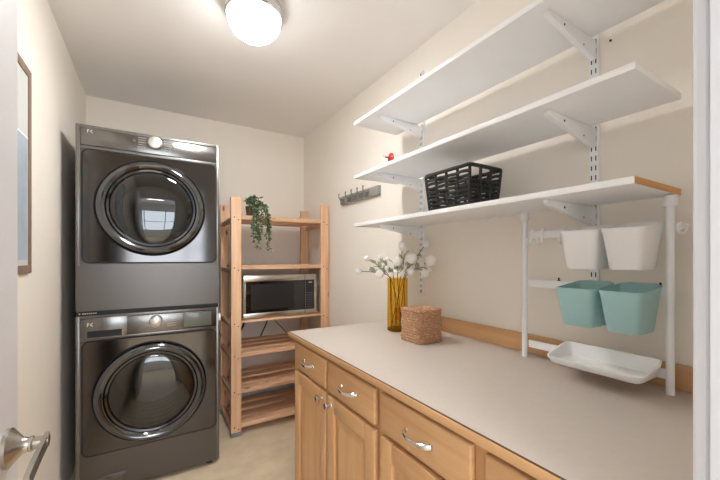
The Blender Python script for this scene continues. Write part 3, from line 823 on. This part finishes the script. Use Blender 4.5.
def bin_(label, group, y0, y1, zr, h_, m, xf, ztop_back):
    """open tapered container hooked on a rail; thick wall, rolled rim"""
    xb = PX + .0045
    r = thing('hanging_bin', label, 'storage bin', ((xf + xb) / 2, (y0 + y1) / 2, zr - h_), group)
    b = bmesh.new()
    def ring(x0, x1, ya, yb, z, zb, rad):
        pts = rrect(x0, x1, ya, yb, rad, 5)
        return [b.verts.new((x, y, z + (zb - z) * max(0, (x - x0) / (x1 - x0)) ** 3)) for x, y in pts]
    R_ = []
    tp = .016
    xbt = xb - .012
    # outer, bottom to top
    R_.append(ring(xf + .020, xbt - .006, y0 + tp, y1 - tp, zr - h_, zr - h_, .014))
    R_.append(ring(xf + .017, xbt - .003, y0 + tp - .003, y1 - tp + .003, zr - h_ + .004, zr - h_ + .004, .018))
    R_.append(ring(xf + .002, xb - .004, y0 + .002, y1 - .002, zr - .012, ztop_back - .012, .018))
    R_.append(ring(xf, xb - .002, y0, y1, zr - .004, ztop_back - .004, .018))
    R_.append(ring(xf, xb - .002, y0, y1, zr, ztop_back, .018))
    R_.append(ring(xf + .003, xb - .005, y0 + .003, y1 - .003, zr, ztop_back, .016))
    R_.append(ring(xf + .019, xbt - .006, y0 + tp, y1 - tp, zr - h_ + .004, zr - h_ + .004, .014))
    for A, B in zip(R_, R_[1:]):
        n = len(A)
        for i in range(n): b.faces.new((A[i], A[(i + 1) % n], B[(i + 1) % n], B[i]))
    b.faces.new(R_[0][::-1]); b.faces.new(R_[-1])
    bmesh.ops.recalc_face_normals(b, faces=b.faces[:])
    q = MB(); q._merge(b); q.build('tub', m, r)
    k = MB(); k.box(xb - .004, xb + .0125, y0 + .02, y1 - .02, ztop_back - .0015, ztop_back + .0005, .0005); k.box(xb + .0105, xb + .0125, y0 + .02, y1 - .02, ztop_back - .012, ztop_back - .0016)
    k.build('hanging_flange', m, r)
    return r
gw = 'bins hanging on the rails'
bin_('white plastic bin on the upper rail, left of its white twin', gw, .462, .568, 1.356, .112, 'whiteplastic', 1.050, 1.377)
bin_('white plastic bin on the upper rail beside the right-hand post', gw, .354, .456, 1.356, .112, 'whiteplastic', 1.050, 1.377)
bin_('teal plastic bin on the lower rail, left of its teal twin', gw, .468, .580, 1.187, .112, 'teal', 1.050, 1.204)
bin_('teal plastic bin on the lower rail beside the right-hand post', gw, .356, .462, 1.187, .112, 'teal', 1.050, 1.204)

# tray at the bottom
ty = thing('hanging_tray', 'shallow white tray hooked to the bottom rail above the worktop', 'tray', (1.1, .47, .945))
b = bmesh.new()
def tring(ins, z_f, z_b):
    P = [(1.040 + ins, .355 + ins), (1.182 - ins, .3545 + ins), (1.182 - ins, .612 - ins), (1.040 + ins, .600 - ins)]
    c0 = Vector((1.1, .475)); out = []
    for i in range(4):
        p, a, c_ = Vector(P[i]), Vector(P[i - 1]), Vector(P[(i + 1) % 4])
        for t in range(5):
            u = t / 4; q0 = p + (a - p).normalized() * .02; q1 = p + (c_ - p).normalized() * .02
            q = q0 * (1 - u) ** 2 + p * 2 * u * (1 - u) + q1 * u * u
            out.append(b.verts.new((q.x, q.y, z_f + (z_b - z_f) * max(0, (q.x - 1.045)) / .137)))
    return out
R_ = [tring(.012, .954, .954), tring(.008, .957, .957), tring(.0, .973, .997), tring(.0, .976, 1.0), tring(.003, .976, 1.0), tring(.012, .9575, .958)]
for A, B in zip(R_, R_[1:]):
    n = len(A)
    for i in range(n): b.faces.new((A[i], A[(i + 1) % n], B[(i + 1) % n], B[i]))
b.faces.new(R_[0][::-1]); b.faces.new(R_[-1]); bmesh.ops.recalc_face_normals(b, faces=b.faces[:])
q = MB(); q._merge(b); q.build('tray_body', 'whiteplastic', ty)
k = MB()
for y in (.40, .56): k.tube([(1.180, y, .990), (1.190, y, .9765), (1.1965, y, .976), (1.204, y, .974)], .0025, 6)
k.build('hook', 'whiteplastic', ty)

# small S hooks on the top rail
def shook(y, z, lab, s_=1):
    h = MB()
    cv = [(PX + .0175, y, z - .006), (PX + .0175, y, z + .013), (PX + .013, y, z + .0175), (PX + .002, y, z + .015), (PX - .001, y, z + .005), (PX - .002, y, z - .018), (PX - .008, y, z - .032), (PX - .020, y, z - .034), (PX - .028, y, z - .024), (PX - .029, y, z - .012)]
    h.tube(catmull(cv, 5), .0030 * s_, 8, flat=1.6, flat_axis=(0, 1, 0))
    put(h.build('rail_hook', 'whiteplastic'), lab, 'hook', 'white hooks on the top rail')
shook(.735, 1.360, 'white plastic hook on the top rail, next to the left post')
shook(.695, 1.360, 'white plastic hook on the top rail, middle of the three on the left')
shook(.620, 1.360, 'white plastic hook on the top rail, touching the left white bin')
h = MB()
h.box(PX + .004, PX + .014, .322, .332, 1.350, 1.372, .002)
h.tube(catmull([(PX + .004, .327, 1.366), (PX - .006, .327, 1.362), (PX - .010, .325, 1.350), (PX - .012, .320, 1.342), (PX - .013, .314, 1.341), (PX - .013, .309, 1.346), (PX - .013, .307, 1.356)], 6), .0026, 10)
h.box(PX + .014, XR - .001, .322, .332, 1.354, 1.368, .001)
put(h.build('wall_hook', 'whiteplastic'), 'single white J-shaped hook at the right end of the rails', 'hook')
for (y, lab) in ((.640, 'dark clip on the middle rail left of the teal bins'), (.366, 'dark clip on the middle rail beside the right post')):
    k = MB(); k.box(PX + .003, PX + .016, y - .002, y + .002, 1.1975, 1.200, .0005); k.lathe([(0, .009), (.0022, .008), (.003, .004), (.0015, 0), (0, 0)], (PX + .008, y, 1.200), 'Z', 10)
    put(k.build('rail_clip', 'screw'), lab, 'clip', 'dark clips on the middle rail')

# ------------------------------------------------------------------ vase with flowers
VX_, VY_ = 1.062, 1.372
vs = thing('flower_vase', 'tall amber glass cylinder vase standing on the worktop', 'vase', (VX_, VY_, .9105))
R0 = .0525
MB().lathe([(R0 - .004, .012), (R0 - .003, .010), (R0, .012), (R0, .262), (R0 - .0012, .2645), (R0 - .0036, .262), (R0 - .0036, .014)][1:], (VX_, VY_, .9105), 'Z', 64, closed=True).build('wall_glass', 'amber', vs)
MB().lathe([(0, 0), (R0 - .006, 0), (R0 - .001, .004), (R0, .0095), (R0 - .004, .0118), (0, .0118)], (VX_, VY_, .9105), 'Z', 64).build('thick_base', 'amberbase', vs)
thr = math.radians(31.457)
def ray(u, v):
    a = (u - 360) / 340
    return Vector((math.sin(thr) + a * math.cos(thr), math.cos(thr) - a * math.sin(thr), (258 - v) / 340))
blooms = [  # u, v, radius px, depth, which stem
 (402.4, 246.5, 4.2, 1.72, 0), (410, 249, 2.2, 1.74, 0),
 (426, 243.8, 3.8, 1.76, 1), (420.6, 263.4, 3.6, 1.71, 1),
 (411.8, 258.5, 5.0, 1.66, 2), (411, 271.5, 3.6, 1.67, 2),
 (397.6, 261.3, 4.6, 1.68, 3), (387.5, 259, 1.9, 1.72, 3),
 (430.8, 260.7, 5.2, 1.69, 4), (424.7, 273.6, 3.8, 1.66, 4), (429.4, 269.5, 2.4, 1.72, 4),
 (380.7, 256.3, 2.7, 1.76, 5), (387, 268, 2.2, 1.72, 5),
 (366.5, 258.7, 2.7, 1.80, 6), (370.6, 268.8, 2.3, 1.77, 6),
 (358.4, 271.3, 2.9, 1.73, 7), (379.4, 274.2, 4.0, 1.68, 7),
 (391, 274, 2.4, 1.67, 8), (402, 274, 2.2, 1.68, 8), (395.5, 272, 2.0, 1.66, 8)]
slabs = ['flower stem with the highest white blooms, in the amber vase', 'flower stem reaching up right in the vase, in front of the wall upright', 'flower stem with the large front white bloom above the vase middle',
         'flower stem with a white bloom just left of the vase centre', 'flower stem with the white blooms furthest right in the vase', 'flower stem leaning up left with two small white blooms',
         'flower stem far left and high, with two small white blooms', 'flower stem with the lowest, leftmost white bloom in the vase', 'short flower stem with three tiny white blooms at the vase rim']
for si in range(9):
    bl = [q for q in blooms if q[4] == si]
    fs = thing('cut_flower', slabs[si], 'flower', (VX_, VY_, .925), 'white blooms in the amber vase')
    pos = [ray(u, v) * d for u, v, r_, d, _ in bl]
    pos = [Vector((p.x, p.y, p.z + 1.276)) for p in pos]
    a = si * 2.4 + .5
    foot = Vector((VX_ + .036 * math.cos(a + PI), VY_ + .036 * math.sin(a + PI), .9245))
    tgt = pos[0]; dirx = Vector((tgt.x - VX_, tgt.y - VY_, 0)); L = max(dirx.length, .001)
    rim = Vector((VX_, VY_, 1.178)) + dirx / L * min(.040, L * .6)
    sb = MB(); cv = catmull([foot, (foot + rim) / 2 + Vector((0, 0, .004)), rim, (rim + tgt) / 2 + Vector((0, 0, .010)), tgt], 6)
    sb.tube(cv, .0016, 6)
    fork = cv[-8]
    for p in pos[1:]: sb.tube(catmull([fork, (fork + p) / 2 + Vector((0, 0, .008)), p], 5), .0012, 6)
    sb.build('stem', 'stem', fs)
    for (u, v, r_, d, _), p in zip(bl, pos):
        rr = r_ / 340 * d * 1.14
        bb = MB(); bb.ico(p, rr * .93, 3, .03)
        for k in range(26):
            dv = Vector((random.gauss(0, 1), random.gauss(0, 1), random.gauss(0, 1))).normalized()
            bb.leaf(p + dv * rr * .55, dv, rr * .50, rr * .55)
        bb.build('bloom', 'bloom', fs)
    lb = MB()
    for k in range(15):
        q = cv[random.randint(14, 19)] if random.random() < .6 else fork
        q = q + Vector((random.uniform(-.008, .008), random.uniform(-.008, .008), random.uniform(-.004, .010)))
        if q.z < 1.182: q.z = 1.182
        lb.leaf(q, (q - Vector((VX_, VY_, 1.16))).normalized() + Vector((random.uniform(-.7, .7), random.uniform(-.7, .7), random.uniform(-.3, .5))), random.uniform(.024, .040), random.uniform(.011, .017))
    lb.build('leaves', 'sage', fs)

# ------------------------------------------------------------------ jute cube box
jb = thing('jute_box', 'square braided jute tissue box on the worktop beside the vase', 'box', (1.028, 1.155, .9105))
jx0, jx1, jy0, jy1 = .950, 1.093, 1.080, 1.218
b = MB(); n = 12; rr = .0064
for i in range(n):
    z = .9105 + .0066 + i * .0119
    w_ = .0015 * math.sin(i * 1.3)
    cv = rrect(jx0 + rr - w_, jx1 - rr + w_, jy0 + rr - w_, jy1 - rr + w_, .020, 6)
    # densify and braid
    P = []
    for k in range(len(cv)):
        a, c_ = Vector(cv[k]), Vector(cv[(k + 1) % len(cv)]); m_n = max(1, int((c_ - a).length / .006))
        for t in range(m_n): P.append(a.lerp(c_, t / m_n))
    rad = [rr * (1.0 + .16 * math.sin(k * 2.1 + i)) for k in range(len(P))]
    b.tube([(p.x, p.y, z) for p in P], rad, 8, closed=True, flat=1.0, flat_axis=(0, 0, 1))
b.build('rope_sides', 'jute', jb)
b = MB(); zt = .9105 + .0066 + (n - 1) * .0119 + .0035
for i in range(1, 5):
    ins = rr + i * .0108; rad_ = max(.004, .020 - i * .003)
    cv = rrect(jx0 + ins, jx1 - ins, jy0 + ins, jy1 - ins, rad_, 5)
    P = []
    for k in range(len(cv)):
        a, c_ = Vector(cv[k]), Vector(cv[(k + 1) % len(cv)]); m_n = max(1, int((c_ - a).length / .006))
        for t in range(m_n): P.append(a.lerp(c_, t / m_n))
    b.tube([(p.x, p.y, zt - .0008 * i) for p in P], [rr * (1.0 + .14 * math.sin(k * 2.1 + i)) for k in range(len(P))], 8, closed=True, flat=.8, flat_axis=(0, 0, 1))
b.build('rope_lid', 'jute', jb)
MB().box(jx0 + .012, jx1 - .012, jy0 + .012, jy1 - .012, .9115, zt - .008).build('lining', 'slot', jb)
